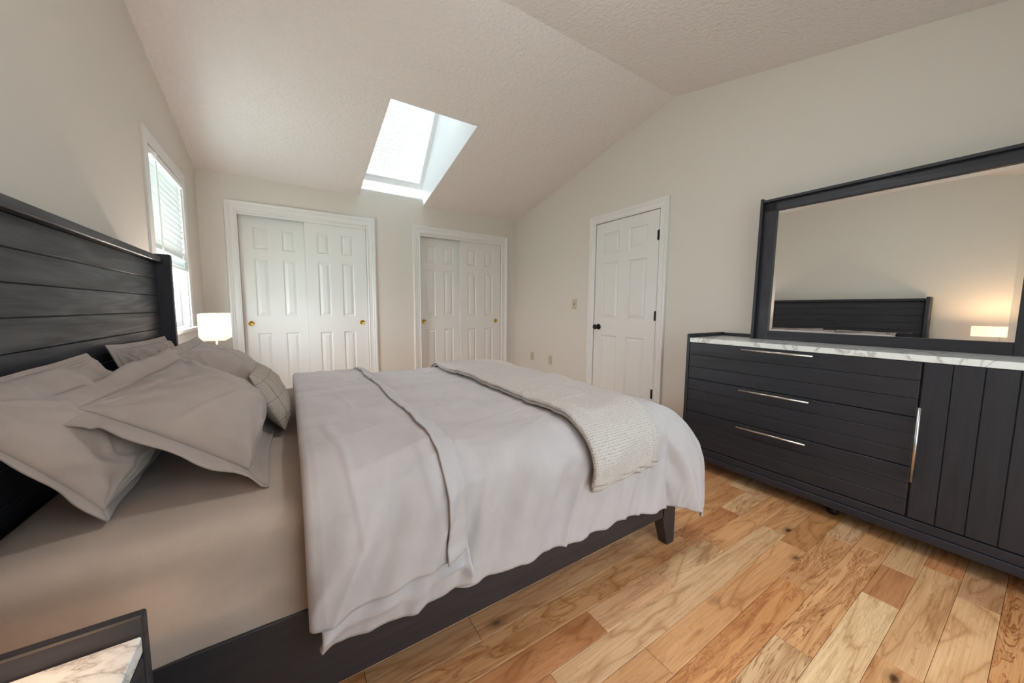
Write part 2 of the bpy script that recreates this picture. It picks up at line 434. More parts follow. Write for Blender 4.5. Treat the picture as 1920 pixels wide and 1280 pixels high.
# skylight shaft: side walls, sill, head
GL0, GL1 = (.055, 2.595), (-.98, 3.66)                  # glass plane, lower and upper (y, z)
m = MB()
pr = [(SY+.001, cz(SY)+.0015), (.0, ZC+.0015), (0, 2.468), (GL0[0]+.03, GL0[1]-.02), (GL0[0]+.06, GL0[1]+.06), (GL1[0]+.06, GL1[1]+.06), (GL1[0]-.06, GL1[1])]
m.prism(pr, 'x', SX1-.003, SX1+.04); m.prism(pr, 'x', SX0-.04, SX0+.003)
m.prism([(0, 2.468), (.12, 2.468), (.15, 2.62), (GL0[0]+.03, GL0[1]-.02)], 'x', SX0-.04, SX1+.04)
m.prism([(SY+.003, cz(SY)+.0015), (GL1[0]-.06, GL1[1]), (GL1[0]-.06, GL1[1]+.08), (SY-.06, cz(SY)+.05)], 'x', SX0-.04, SX1+.04)
m.build('skylight_shaft', M['shaft'], ceiling)
# skylight window
gd = Vector((0, GL1[0]-GL0[0], GL1[1]-GL0[1])); GLEN = gd.length; gd.normalize(); gn = Vector((0, gd.z, -gd.y))   # gn faces out (up)
if gn.z < 0: gn = -gn
def gp(x, t, h): p = Vector((x, GL0[0], GL0[1]))+gd*t+gn*h; return tuple(p)
def gbox(mb, x0, x1, t0, t1, h0, h1):
    v = [mb.bm.verts.new(gp(x, t, h)) for x in (x0, x1) for t in (t0, t1) for h in (h0, h1)]
    for f in ((0,1,3,2),(4,6,7,5),(0,4,5,1),(2,3,7,6),(0,2,6,4),(1,5,7,3)): mb.bm.faces.new([v[i] for i in f])
m = MB(); FWD = .045
gbox(m, SX0, SX0+FWD, 0, GLEN, -.01, .06); gbox(m, SX1-FWD, SX1, 0, GLEN, -.01, .06); gbox(m, SX0, SX1, 0, FWD, -.01, .06); gbox(m, SX0, SX1, GLEN-FWD, GLEN, -.01, .06)
sky_w = tag(m.build('window_2', M['pvc']), 'white skylight window at the top of its shaft', 'skylight', kind='structure')
m = MB(); gbox(m, SX0+FWD, SX1-FWD, FWD, GLEN-FWD, .045, .05); m.build('pane', M['glass'], sky_w)
sh = empty('skylight_shade', gp((SX0+SX1)/2, 0, 0), 'white pleated cellular shade drawn across the skylight', 'shade')
so = sh.location
m = MB(); gbox(m, SX0+FWD, SX1-FWD, FWD, FWD+.03, .002, .03)
ob = m.build('bottom_rail', M['pvc'], sh); ob.data.transform(Matrix.Translation(-so))
m = MB(); gbox(m, SX0+FWD, SX1-FWD, GLEN-FWD-.04, GLEN-FWD, .002, .035)
ob = m.build('head_rail', M['pvc'], sh); ob.data.transform(Matrix.Translation(-so))
npl = 56; ts = np.linspace(FWD+.03, GLEN-FWD-.04, npl*2+1)
P = np.array([[gp(x, t, .012+(.010 if i % 2 else 0)) for i, t in enumerate(ts)] for x in (SX0+FWD, SX1-FWD)]) - np.array(so)
ob = grid_mesh('pleated_fabric', P, M['shade_sky'], sh)
for p in ob.data.polygons: p.use_smooth = False
m = MB()
for t in ts[::2]: gbox(m, SX0+FWD, SX1-FWD, t-.0032, t+.0032, .006, .0115)
ob = m.build('pleat_seams', M['pvc'], sh); ob.data.transform(Matrix.Translation(-so)); ob['kind'] = 'stuff'

# ---- casings, baseboards
PROF = [(0, 0), (0, .010), (.012, .016), (.020, .011), (.030, .013), (.052, .013), (.060, .019), (.068, .017), (.080, .023), (.093, .022), (.097, .014), (.097, 0)]
def casing(name, plane, at, a, b, top, bottom=0, width=.097, prof=PROF, out=1, closed=False):
    """moulded casing round an opening from a to b; plane 'x' lies in x=at (coordinate y), plane 'y' in y=at (coordinate x)"""
    k = width/.097; m = MB(); rows = []
    for w_, t_ in prof:
        w_ *= k; h = at+out*t_
        pts = [(a-w_, bottom), (a-w_, top+w_), (b+w_, top+w_), (b+w_, bottom)]
        rows.append([m.bm.verts.new((h, p, z) if plane == 'x' else (p, h, z)) for p, z in pts])
    for r, s in zip(rows, rows[1:]):
        for i in range(3): m.bm.faces.new((r[i], r[i+1], s[i+1], s[i]))
    return tag(m.build(name, M['trim']), kind='structure')
casing('trim_1', 'y', 0, CL[0][0], CL[0][1], CH-.004, out=-1)
casing('trim_2', 'y', 0, CL[1][0], CL[1][1], CH-.004, out=-1)
casing('trim_3', 'x', W, DY0-.003, DY1+.003, DH+.003, out=-1, width=.088)
casing('trim_4', 'x', 0, WY0, WY1, WZ1, WZ0, out=1, width=.078, prof=[(0, 0), (0, .011), (.012, .014), (.085, .015), (.097, .012), (.097, 0)])
def board(name, axis, at, a, b, out):
    pts = [(0, .0), (0, .015), (.1, .015), (.112, .009), (.128, .007), (.128, 0)]   # (z, depth)
    m = MB()
    if axis == 'x': m.prism([(at+out*d, z) for z, d in pts], 'y', a, b)
    else: m.prism([(at+out*d, z) for z, d in pts], 'x', a, b)
    return m
m = board('b', 'x', W, YS, DY0-.092, -1)
m.prism([(W-d, z) for z, d in [(0, .0), (0, .015), (.1, .015), (.112, .009), (.128, .007), (.128, 0)]], 'y', DY1+.092, 0)
tag(m.build('baseboard_right', M['trim']), kind='structure')
tag(board('b', 'x', 0, YS, 0, 1).build('baseboard_left', M['trim']), kind='structure')
m = MB()
for a, b in ((0.016, CL[0][0]-.097), (CL[0][1]+.097, CL[1][0]-.097), (CL[1][1]+.097, W-.016)):
    m.prism([(-d, z) for z, d in [(0, .0), (0, .015), (.1, .015), (.112, .009), (.128, .007), (.128, 0)]], 'x', a, b)
tag(m.build('baseboard_back', M['trim']), kind='structure')

# ---- six panel doors
PZ = [(.222, .842), (1.02, 1.612), (1.706, 1.922)]
def six_panel(name, plane, face, back, a, b, z0, z1, cols, label, fdir):
    """leaf between a and b with recessed openings and raised panels; fdir = direction the face looks to (+1/-1 along plane axis)"""
    def P(u, d, z): return (face-fdir*d, u, z) if plane == 'x' else (u, face-fdir*d, z)
    m = MB(); xs = sorted({a, b, *[c for cc in cols for c in cc]}); zs = sorted({z0, z1, *[c for cc in PZ for c in cc]})
    V = {}
    def v(u, d, z):
        key = (round(u, 5), round(d, 5), round(z, 5))
        if key not in V: V[key] = m.bm.verts.new(P(u, d, z))
        return V[key]
    th = abs(face-back); ins = .011
    for i in range(len(xs)-1):
        for j in range(len(zs)-1):
            u0, u1, w0, w1 = xs[i], xs[i+1], zs[j], zs[j+1]
            if any(abs(c[0]-u0) < 1e-6 for c in cols) and any(abs(p[0]-w0) < 1e-6 for p in PZ):
                q = [(u0, w0), (u1, w0), (u1, w1), (u0, w1)]; r = [(u0+ins, w0+ins), (u1-ins, w0+ins), (u1-ins, w1-ins), (u0+ins, w1-ins)]
                for k in range(4):
                    n = (k+1) % 4
                    m.bm.faces.new((v(q[k][0], 0, q[k][1]), v(q[n][0], 0, q[n][1]), v(r[n][0], .009, r[n][1]), v(r[k][0], .009, r[k][1])))
                m.bm.faces.new([v(x, .009, z) for x, z in r])
            else: m.bm.faces.new((v(u0, 0, w0), v(u1, 0, w0), v(u1, 0, w1), v(u0, 0, w1)))
    m.bm.faces.new([v(x, th, z) for x, z in ((a, z0), (b, z0), (b, z1), (a, z1))])
    bl = lambda u, z: v(u, 0, z)
    for k in range(len(xs)-1):
        for z in (z0, z1): m.bm.faces.new((v(xs[k], 0, z), v(xs[k+1], 0, z), m.bm.verts.new(P(xs[k+1], th, z)), m.bm.verts.new(P(xs[k], th, z))))
    for k in range(len(zs)-1):
        for u in (a, b): m.bm.faces.new((v(u, 0, zs[k]), v(u, 0, zs[k+1]), m.bm.verts.new(P(u, th, zs[k+1])), m.bm.verts.new(P(u, th, zs[k]))))
    o = tag(m.build(name, M['door']), label, 'door', kind='structure')
    for c in cols:
        for p in PZ:
            m = MB(); g = ins+.006; bv = .024
            q = [(c[0]+g, p[0]+g), (c[1]-g, p[0]+g), (c[1]-g, p[1]-g), (c[0]+g, p[1]-g)]
            r = [(c[0]+g+bv, p[0]+g+bv), (c[1]-g-bv, p[0]+g+bv), (c[1]-g-bv, p[1]-g-bv), (c[0]+g+bv, p[1]-g-bv)]
            A = [m.bm.verts.new(P(x, .0085, z)) for x, z in q]; B = [m.bm.verts.new(P(x, .001, z)) for x, z in r]
            for k in range(4): m.bm.faces.new((A[k], A[(k+1) % 4], B[(k+1) % 4], B[k]))
            m.bm.faces.new(B); m.build('panel', M['door'], o)
    return o
def cup(parent, x, y, z):
    m = MB().lathe([(.026, -.0), (.027, -.004), (.022, -.006), (.019, -.002), (.008, .004)], (x, y, z), 'y', 22)
    return m.build('finger_pull', M['brass'], parent, True)
zb = .012
dl = [six_panel('door_1', 'y', .062, .096, .293, .905, zb, 2.035, [(.405, .530), (.652, .775)], 'left white sliding closet door beside the window wall', -1),
      six_panel('door_2', 'y', .020, .054, .858, 1.474, zb, 2.035, [(.974, 1.096), (1.214, 1.340)], 'white sliding closet door in front track of the left closet', -1),
      six_panel('door_3', 'y', .062, .096, 2.118, 2.715, zb, 2.035, [(2.206, 2.333), (2.450, 2.585)], 'left white sliding door of the narrower looking right closet', -1),
      six_panel('door_4', 'y', .020, .054, 2.668, 3.298, zb, 2.035, [(2.780, 2.910), (3.043, 3.171)], 'white sliding closet door nearest the right wall corner', -1)]
for d_, x, y in ((dl[0], .352, .060), (dl[1], 1.410, .018), (dl[2], 2.168, .060), (dl[3], 3.222, .018)): cup(d_, x, y, .945)
for i, (a, b) in enumerate(CL):
    tag(MB().box((a, .004, 2.022), (b, .016, CH+.004), .001).box((a, .012, CH), (b, .11, CH+.004)).build('trim_%d' % (5+i), M['trim']), kind='structure')
d5 = six_panel('door_5', 'x', W-.004, W+.032, -2.389, -1.6165, .012, 2.03, [(-2.270, -2.050), (-1.935, -1.710)], 'white six panel hinged door with dark knob', -1)
# jamb behind the leaf
m = MB(); m.box((W, DY0-.003, -.01), (W+T, DY0+.001, DH+.004)); m.box((W, DY1-.001, -.01), (W+T, DY1+.003, DH+.004)); m.box((W, DY0, DH-.001), (W+T, DY1, DH+.004))
tag(m.build('trim_7', M['trim']), kind='structure')
ky, kz = -1.683, .93
m = MB().lathe([(.031, 0), (.031, -.006), (.026, -.010), (.012, -.013), (.011, -.032), (.022, -.040), (.028, -.052), (.026, -.064), (.014, -.069)], (W-.004, ky, kz), 'x', 24)
m.build('door_knob', M['bronze'], d5, True)
for z in (1.80, 1.062, .322):
    m = MB(); m.tube((W-.008, -2.392, z-.045), (W-.008, -2.392, z+.045), .0075, 10); m.box((W-.0065, -2.389, z-.044), (W-.003, -2.372, z+.044))
    m.build('hinge', M['bronze'], d5)

# ---- left window
m = MB(); x0, x1 = -.115, -.075
def sash(m, ya, yb, za, zb_, xa, xb, f=.042):
    m.box((xa, ya, za), (xb, ya+f, zb_)); m.box((xa, yb-f, za), (xb, yb, zb_)); m.box((xa, ya+f, za), (xb, yb-f, za+f)); m.box((xa, ya+f, zb_-f), (xb, yb-f, zb_))
m.box((-.12, WY0, WZ0), (-.0, WY0+.018, WZ1)); m.box((-.12, WY1-.018, WZ0), (0, WY1, WZ1)); m.box((-.12, WY0, WZ1-.018), (0, WY1, WZ1)); m.box((-.12, WY0, WZ0-.001), (0, WY1, WZ0+.012))
win = tag(m.build('window_1', M['trim']), 'white double hung window over the far nightstand', 'window', kind='structure')
zm = (WZ0+WZ1)/2
m = MB(); sash(m, WY0+.018, WY1-.018, WZ0+.012, zm+.02, -.075, -.045); m.build('sash', M['pvc'], win)
m = MB(); sash(m, WY0+.018, WY1-.018, zm-.02, WZ1-.018, -.112, -.082); m.build('sash', M['pvc'], win)
bx('pane', (-.062, WY0+.06, WZ0+.054), (-.058, WY1-.06, zm-.022), M['glass'], win, 0)
bx('pane', (-.099, WY0+.06, zm+.022), (-.095, WY1-.06, WZ1-.06), M['glass'], win, 0)
m = MB(); m.box((-.03, WY0-.10, WZ0-.024), (.052, WY1+.10, WZ0+.004), .004); m.box((0, WY0-.075, WZ0-.10), (.014, WY1+.075, WZ0-.024), .002)
m.build('stool', M['trim'], win)
# blind
bl = empty('window_blind', (0, (WY0+WY1)/2, WZ1), 'white slatted blind half lowered in the left wall window', 'blind')
o_ = bl.location; BXC = -.012; ya, yb = WY0+.022, WY1-.022
bx('head_rail', off((BXC-.028, ya, WZ1-.058), o_), off((BXC+.028, yb, WZ1-.019), o_), M['pvc'], bl)
bx('bottom_rail', off((BXC-.024, ya, 1.388), o_), off((BXC+.024, yb, 1.404), o_), M['pvc'], bl)
sl_me = None; zs = [1.412, 1.420, 1.428, 1.437, 1.447, 1.459, 1.473]; n_open = 13
zs2 = list(np.linspace(1.505, 2.01, n_open))
def slat_mesh(tilt):
    m = MB(); c, s = math.cos(tilt), math.sin(tilt)
    pr = [(-.025, 0), (-.0125, .0022), (0, .003), (.0125, .0022), (.025, 0), (.025, -.002), (0, .001), (-.025, -.002)]
    m.prism([(p*c-q*s, p*s+q*c) for p, q in pr], 'y', -(yb-ya)/2, (yb-ya)/2)
    bmesh.ops.recalc_face_normals(m.bm, faces=m.bm.faces); me = bpy.data.meshes.new('slat'); m.bm.to_mesh(me); m.bm.free(); me.materials.append(M['slat']); return me
me_c, me_o = slat_mesh(math.radians(70)), slat_mesh(math.radians(3))
for z in zs+zs2:
    o = bpy.data.objects.new('slat', me_o if z in zs else me_c); COL.objects.link(o); o.parent = bl
    o.location = (BXC, 0, z-o_.z)
for y in (ya+.13, yb-.13):
    for x in (BXC-.026, BXC+.026): MB().tube(off((x, y, 1.40), o_), off((x, y, WZ1-.05), o_), .0012, 6).build('ladder_cord', M['pvc'], bl)
m = MB().tube(off((.02, ya+.07, WZ1-.05), o_), off((.024, ya+.075, 1.40), o_), .0045, 8); m.box(off((.012, ya+.05, WZ1-.075), o_), off((.03, ya+.085, WZ1-.03), o_), .003)
m.build('tilt_wand', M['pvc'], bl)

# glass door added unseen behind the viewpoint for cool fill light
m = MB(); m.box((BX0, YS-T, BZ0), (BX0+.05, YS, BZ1)); m.box((BX1-.05, YS-T, BZ0), (BX1, YS, BZ1)); m.box((BX0, YS-T, BZ0), (BX1, YS, BZ0+.05)); m.box((BX0, YS-T, BZ1-.05), (BX1, YS, BZ1)); m.box(((BX0+BX1)/2-.03, YS-.09, BZ0), ((BX0+BX1)/2+.03, YS-.05, BZ1))
w3 = tag(m.build('added_glass_door', M['trim']), 'tall dimmed glass door added unseen behind the viewpoint for fill light', 'window', kind='structure')
bx('pane', (BX0+.05, YS-.07, BZ0+.05), (BX1-.05, YS-.066, BZ1-.05), M['fill_glass'], w3, 0)

# ------------------------------------------------------------------ switch and outlets
def plate(name, y, z, label, cat, switch):
    e = empty(name, (W, y, z), label, cat, 'almond wall plates')
    bx('cover_plate', (-.006, -.036, -.058), (0, .036, .058), M['almond'], e, .002)
    if switch:
        bx('toggle', (-.016, -.005, -.004), (-.005, .005, .012), M['almond'], e, .001); bx('toggle_slot', (-.0072, -.007, -.014), (-.0055, .007, .014), M['slot'], e, 0)
    else:
        for dz in (.02, -.02):
            rc = MB().lathe([(.0155, -.0058), (.0155, -.0075), (.014, -.008)], (0, 0, dz), 'x', 16).build('receptacle', M['almond'], e)
            MB().box((-.0086, -.007, dz-.003), (-.0078, -.005, dz+.006)).box((-.0086, .005, dz-.003), (-.0078, .007, dz+.006)).build('slots', M['slot'], rc)
    for dz in ((.042, -.042) if switch else (0,)):
        MB().lathe([(.003, -.0055), (.003, -.007)], (0, 0, dz), 'x', 8).build('screw', M['almond'], e)
plate('light_switch', -1.283, 1.180, 'almond toggle light switch on the right wall left of the door', 'switch', True)
plate('wall_outlet', -.444, .458, 'almond wall outlet lower and closer to the right closet corner', 'outlet', False)
plate('wall_outlet', -.850, .452, 'almond wall outlet between the corner outlet and the hinged door', 'outlet', False)

# ------------------------------------------------------------------ bed frame
BY0, BY1 = -3.60, -1.89
NY, FY = -3.50, -1.965            # outer faces of side rails
bed = empty('bed', (0, -2.73, 0), 'charcoal oak bed with plank headboard and low side rails', 'bed')
bo = (0, -2.73, 0)
def B(name, a, b, mat, parent=bed, bevel=.003): return bx(name, off(a, bo), off(b, bo), mat, parent, bevel)
hb = B('headboard', (.045, BY0+.03, .30), (.098, BY1-.03, 1.337), M['wood_plain'])
PH = .0838; z = 1.337
while z > .36:
    c = ((.105), -2.73, z-PH/2)
    m = MB().box((-.007, -(BY1-BY0)/2+.032, -PH/2+.0008), (.007, (BY1-BY0)/2-.032, PH/2-.0008), .0022)
    o = m.build('plank', M['wood_y'], hb); o.location = off(c, bo); z -= PH
B('headboard_cap', (.035, BY0+.03, 1.337), (.140, BY1-.03, 1.366), M['wood_y'])
for ya, yb in ((BY0, BY0+.032), (BY1-.032, BY1)): B('headboard_post', (.03, ya, 0), (.168, yb, 1.382), M['wood_z'])
for ya, yb, nm in ((NY, NY+.032, 'side_rail'), (FY-.032, FY, 'side_rail')): B(nm, (.10, ya, .150), (2.115, yb, .385), M['wood_rail'])
for ya, yb in ((NY+.032, NY+.06), (FY-.06, FY-.032)): B('slat_ledge', (.11, ya, .27), (2.12, yb, .30), M['wood_plain'])
B('foot_rail', (2.165, NY+.09, .150), (2.198, FY-.09, .385), M['wood_y'])
for ya, yb, s in ((NY, NY+.058, 1), (FY-.058, FY, 1)):
    m = MB(); t = .15
    top = [(2.105, ya), (2.2, ya), (2.2, yb), (2.105, yb)]; bot = [(2.148, ya), (2.2, ya), (2.2, yb-.012), (2.148, yb-.012)]
    L = [[m.bm.verts.new(off((x, y, zz), bo)) for x, y in ring] for ring, zz in ((bot, 0), (top, t), (top, .385))]
    for a, b in zip(L, L[1:]):
        for i in range(4): m.bm.faces.new((a[i], a[(i+1) % 4], b[(i+1) % 4], b[i]))
    m.bm.faces.new(L[0]); m.bm.faces.new(L[-1])
    m.build('leg', M['wood_plain'], bed)
sl0 = MB()
for i in range(11):
    x = .25+i*.185
    B('slat', (x, NY+.034, .300), (x+.07, FY-.034, .318), M['wood_plain'], bed, 0)

# ------------------------------------------------------------------ mattress in its fitted sheet
MX0, MX1, MY0, MY1, MZ0, MZ1 = .125, 2.165, NY+.008, FY-.008, .319, .645
def mattress():
    bm = bmesh.new(); nx, ny, nz = 70, 54, 14
    # rounded box by clamping to an inner box
    def surf(face, a, b):
        return {'t': (a, b, 1), 'b': (a, b, 0), 'n': (a, 0, b), 'f': (a, 1, b), 'h': (0, a, b), 'e': (1, a, b)}[face]
    verts = {}; 
    def gv(p):
        k = tuple(round(c, 5) for c in p)
        if k not in verts: verts[k] = len(verts)
        return verts[k]
    F = []
    for face, na, nb in (('t', nx, ny), ('b', nx, ny), ('n', nx, nz), ('f', nx, nz), ('h', ny, nz), ('e', ny, nz)):
        for i in range(na):
            for j in range(nb):
                q = [gv(surf(face, x/na, y/nb)) for x, y in ((i, j), (i+1, j), (i+1, j+1), (i, j+1))]
                F.append(q)
    V = np.array(list(verts.keys()))
    p = np.stack([MX0+(MX1-MX0)*V[:, 0], MY0+(MY1-MY0)*V[:, 1], MZ0+(MZ1-MZ0)*V[:, 2]], 1)
    r = .055; rb = .03
    lo = np.array([MX0+r, MY0+r, MZ0+rb]); hi = np.array([MX1-r, MY1-r, MZ1-r])
    c = np.clip(p, lo, hi); d = p-c; L = np.linalg.norm(d, axis=1, keepdims=True); L[L == 0] = 1
    # cube corner -> sphere keeps spacing even
    nrm = d/L; rr = np.where(p[:, 2:3] < lo[2], rb, r)
    inside = (np.abs(d).max(axis=1, keepdims=True) == 0)
    q = np.where(inside, p, c+nrm*rr)
    x, y, z = q[:, 0], q[:, 1], q[:, 2]
    side = np.clip((MZ1-.03-z)/.1, 0, 1)
    dy = .010*fbm(x*6+z*3, z*14, 5)*side + .006*np.clip(1-np.abs(vn(x*4+z*6, z*12-x*3, 6))*8, 0, 1)*side + .010*ridge(x*7+z*9, z*5-x*2, 9)*np.clip((z-MZ0)/.08, 0, 1)*np.clip((MZ0+.2-z)/.1, 0, 1)*.6
    q[:, 1] += nrm[:, 1]*dy
    top = np.clip((z-MZ1+.05)/.05, 0, 1)
    q[:, 2] += top*(.006*fbm(x*3, y*3, 2)+.003*fbm(x*11, y*5, 3))
    me = bpy.data.meshes.new('mattress'); me.from_pydata(q.tolist(), [], F)
    bmx = bmesh.new(); bmx.from_mesh(me); bmesh.ops.recalc_face_normals(bmx, faces=bmx.faces); bmx.to_mesh(me); bmx.free()
    o = link('mattress', me, M['sheet'], None, True)
    return tag(o, 'thick mattress in a taupe fitted sheet on the charcoal bed', 'mattress')
mattress()

# ------------------------------------------------------------------ comforter
CRX, CRY = .20, .14
CX1, CYN, CYF, CZ = 2.04, NY+.105, FY-.105, .692
def drape_raw(x, y, extra=0.0):
    """flat cloth coordinates to a cloth laid over the mattress (numpy arrays)"""
    x, y = np.broadcast_arrays(np.asarray(x, float), np.asarray(y, float))
    bx_ = np.maximum(x-CX1, 0); an = np.maximum(CYN-y, 0); af = np.maximum(y-CYF, 0)
    a = an+af; sy = np.where(an > 0, -1.0, 1.0)
    rho = np.hypot(a, bx_); phi = np.arctan2(a, bx_+1e-9)
    R = CRY+(CRX-CRY)*np.cos(phi)**2; s2 = np.sin(2*phi)**2*(bx_ > 0)*(a > 0)
    A = R+.12*s2; Bv = R+.16*s2; q = PI/2*np.sqrt((A*A+Bv*Bv)/2); t = np.clip(rho/q, 0, 1)*PI/2
    over = np.maximum(rho-q, 0)
    g = A*np.sin(t)+over*.03; d = Bv*(1-np.cos(t))+over*.985
    px = np.minimum(x, CX1)+g*np.cos(phi)*(bx_ > 0); py = np.clip(y, CYN, CYF)+sy*g*np.sin(phi)*(a > 0)
    crown = .012*(1-((np.clip(y, CYN, CYF)-(CYN+CYF)/2)/((CYF-CYN)/2))**2)
    return np.stack([px, py, CZ+crown-d], -1), rho
def drape(x, y, offs=0.0, wr=1.0, seed=0):
    x, y = np.broadcast_arrays(np.asarray(x, float), np.asarray(y, float))
    P, rho = drape_raw(x, y); e = 1e-3
    nx = drape_raw(x+e, y)[0]-drape_raw(x-e, y)[0]; ny = drape_raw(x, y+e)[0]-drape_raw(x, y-e)[0]
    n = np.cross(nx, ny); n /= np.linalg.norm(n, axis=-1, keepdims=True)+1e-12
    hang = np.clip((rho-.08)/.2, 0, 1)
    an = np.maximum(CYN-y, 0)
    along = np.where(x > CX1, (y-CYN)*1.0+x*.6, x)+.38*an          # folds slant as they run down from the edge
    disp = .012*fbm(x*2.6+1, y*3.0, 21, 3)*(1-.35*hang)
    disp = disp + .005*fbm(x*7+y*2.5, y*3.5-x*1.2, 31, 3)
    # soft creases across the top
    for k, (p, q_) in enumerate(((2.4, 5.2), (4.1, 7.3), (6.0, 3.0))):
        rd = np.clip(1-np.abs(vn(x*p+y*.9, y*q_-x*1.4, 44+k))*9, 0, 1)
        disp = disp + (.006, .005, .0045)[k]*rd*(1-.8*hang)
    f = fbm(along*7.0+.35*vn(x*3, y*3, 5), y*1.1, 61, 2)
    rg = np.clip(1-np.abs(vn(along*5.2+2.0, y*1.3, 77))*5, 0, 1)
    rg2 = np.clip(1-np.abs(vn(along*9.5+7.0-.3*an, y*2.1, 79))*6, 0, 1)
    disp = disp + hang*(.034*f + .018*vn(along*15, y*2.2+3, 71) + .022*rg + .015*rg2)
    disp = disp + .004*vn(x*46, y*3, 91)*np.clip((an-.36)/.1, 0, 1)   # small puckers by the hem
    return P+n*(wr*disp+offs)[..., None]
YN = CYN-.53; YFAR = CYF+.44
def lin(a, b, n): return np.linspace(a, b, n)
def cloth(name, X, Y, offs, mat, parent=None, wr=1, uvs=1.0, solid=.010):
    P = drape(X, Y, offs, wr); uv = np.stack([X*uvs, Y*uvs], -1)
    return grid_mesh(name, P, mat, parent, uv, solid)
# main layer: near hem rises slightly towards the head
u = lin(.715, CX1+.48, 220); v = lin(0, 1, 260)
X, Vv = np.meshgrid(u, v, indexing='ij')
hem = YN+np.interp(X, [.7, 1.1, 1.4, 1.9, 2.1, 2.3, 2.52], [.11, .055, .045, .02, .0, .0, .04])+.010*vn(X*9, 0, 3)+.006*vn(X*23, 0, 4)
Y = hem+(YFAR-hem)*Vv
com = cloth('comforter', X, Y, 0, M['duvet'])
tag(com, 'pale grey comforter draped over the bed and folded back at its head', 'comforter')
# second layer, turned under
u = lin(.700, 1.085, 70); v = lin(0, 1, 240); X, Vv = np.meshgrid(u, v, indexing='ij')
hem = YN+.062+.008*vn(X*14, 0, 8)+.01*np.clip((X-.95)/.13, 0, 1); Y = hem+(YFAR-.05-hem)*Vv
low = np.clip(1-np.abs(Y-(hem+.055))/.075, 0, 1)
bulge = .010+low*(.020+.028*vn(X*9+Y*8, Y*16-X*5, 15)+.014*np.clip(1-np.abs(vn(X*6+1, Y*22-X*4, 16))*6, 0, 1))
P = drape(X, Y, bulge, 1.0); grid_mesh('folded_edge', P, M['duvet'], com, np.stack([X, Y], -1), .010)
# turned-down layer with its rolled head edge
nr = 14; t = lin(0, PI, nr); R_ = .022
xs = np.concatenate([.700-R_*1.1*np.sin(t), lin(.701, 1.018, 66)[1:]])
offs1 = np.concatenate([.004+R_*(1-np.cos(t)), np.full(65, .004+2*R_)])
offs1[nr:] = .050-.004*np.clip((xs[nr:]-.75)/.2, 0, 1)
v = lin(0, 1, 240); X, Vv = np.meshgrid(xs, v, indexing='ij'); O, _ = np.meshgrid(offs1, v, indexing='ij')
hem = YN+.172+.006*vn(X*11, 0, 18)-.02*np.clip((.9-X)/.2, 0, 1); Y = hem+(YFAR-.08-hem)*Vv
P = drape(X, Y, O+.008*fbm(X*8, Y*4, 88, 2), 1.0); grid_mesh('turned_down_layer', P, M['duvet'], com, np.stack([X, Y], -1), .012)
# flange strip of the duvet cover beside the seam
u = lin(1.010, 1.076, 18); X, Vv = np.meshgrid(u, v, indexing='ij'); hem = YN+.170+.004*vn(X*11, 0, 18); Y = hem+(YFAR-.08-hem)*Vv
tt = (X-1.010)/.066
O = .0555-.036*np.clip(tt, 0, 1)**.7+.005*vn(X*6, Y*42, 4)+.012*np.sin(PI*tt)*np.clip(vn(Y*4, 0, 7)*2+.4, 0, 1)+.006*np.clip(vn(X*2+Y*16, Y*9, 3), 0, 1)
P = drape(X, Y, O, 1.0); ob = grid_mesh('flange', P, M['duvet'], com, np.stack([X, Y], -1), .005)
# ------------------------------------------------------------------ throw blanket
def throw():
    e = empty('throw_blanket', (1.76, -2.73, CZ), 'cream waffle knit throw folded across the foot of the comforter', 'throw')
    o = np.array(e.location)
    def layer(x0, x1, ynear, yfar, off0, name, skew):
        n, mm = 70, 190
        s = lin(0, 1, n); v = lin(0, 1, mm); S, Vv = np.meshgrid(s, v, indexing='ij')
        Yb = ynear+(yfar-ynear)*Vv
        xl = x0+.02*vn(Yb*2.2, 0, 12)+skew*np.clip((CYN-Yb)/.3, 0, 1); xr = x1+.02*vn(Yb*2.5, 3, 13)+skew*.6*np.clip((CYN-Yb)/.3, 0, 1)
        Xb = xl+(xr-xl)*S
        Yb = Yb+.012*vn(Xb*5, 0, 14)*(1-Vv)
        edge = np.clip(np.minimum(S, 1-S)*(x1-x0)/.02, 0, 1); edge = np.sqrt(1-(1-edge)**2)
        edgev = np.clip(np.minimum(Vv, 1-Vv)*(yfar-ynear)/.015, 0, 1); edge = edge*np.sqrt(1-(1-edgev)**2)
        O = off0-.010+(.012)*edge+.010*np.clip(fbm(Xb*5, Yb*3.2, 19, 2), -.3, 1)+.004
        P = drape(Xb, Yb, O, 1.0)-o
        return grid_mesh(name, P, M['waffle'], e, np.stack([Xb, Yb], -1), .008)
    layer(1.545, 1.955, CYN-.315, CYF+.20, .020, 'lower_fold', .012)
    layer(1.540, 1.950, CYN-.288, CYF+.21, .036, 'upper_fold', .0)
throw()

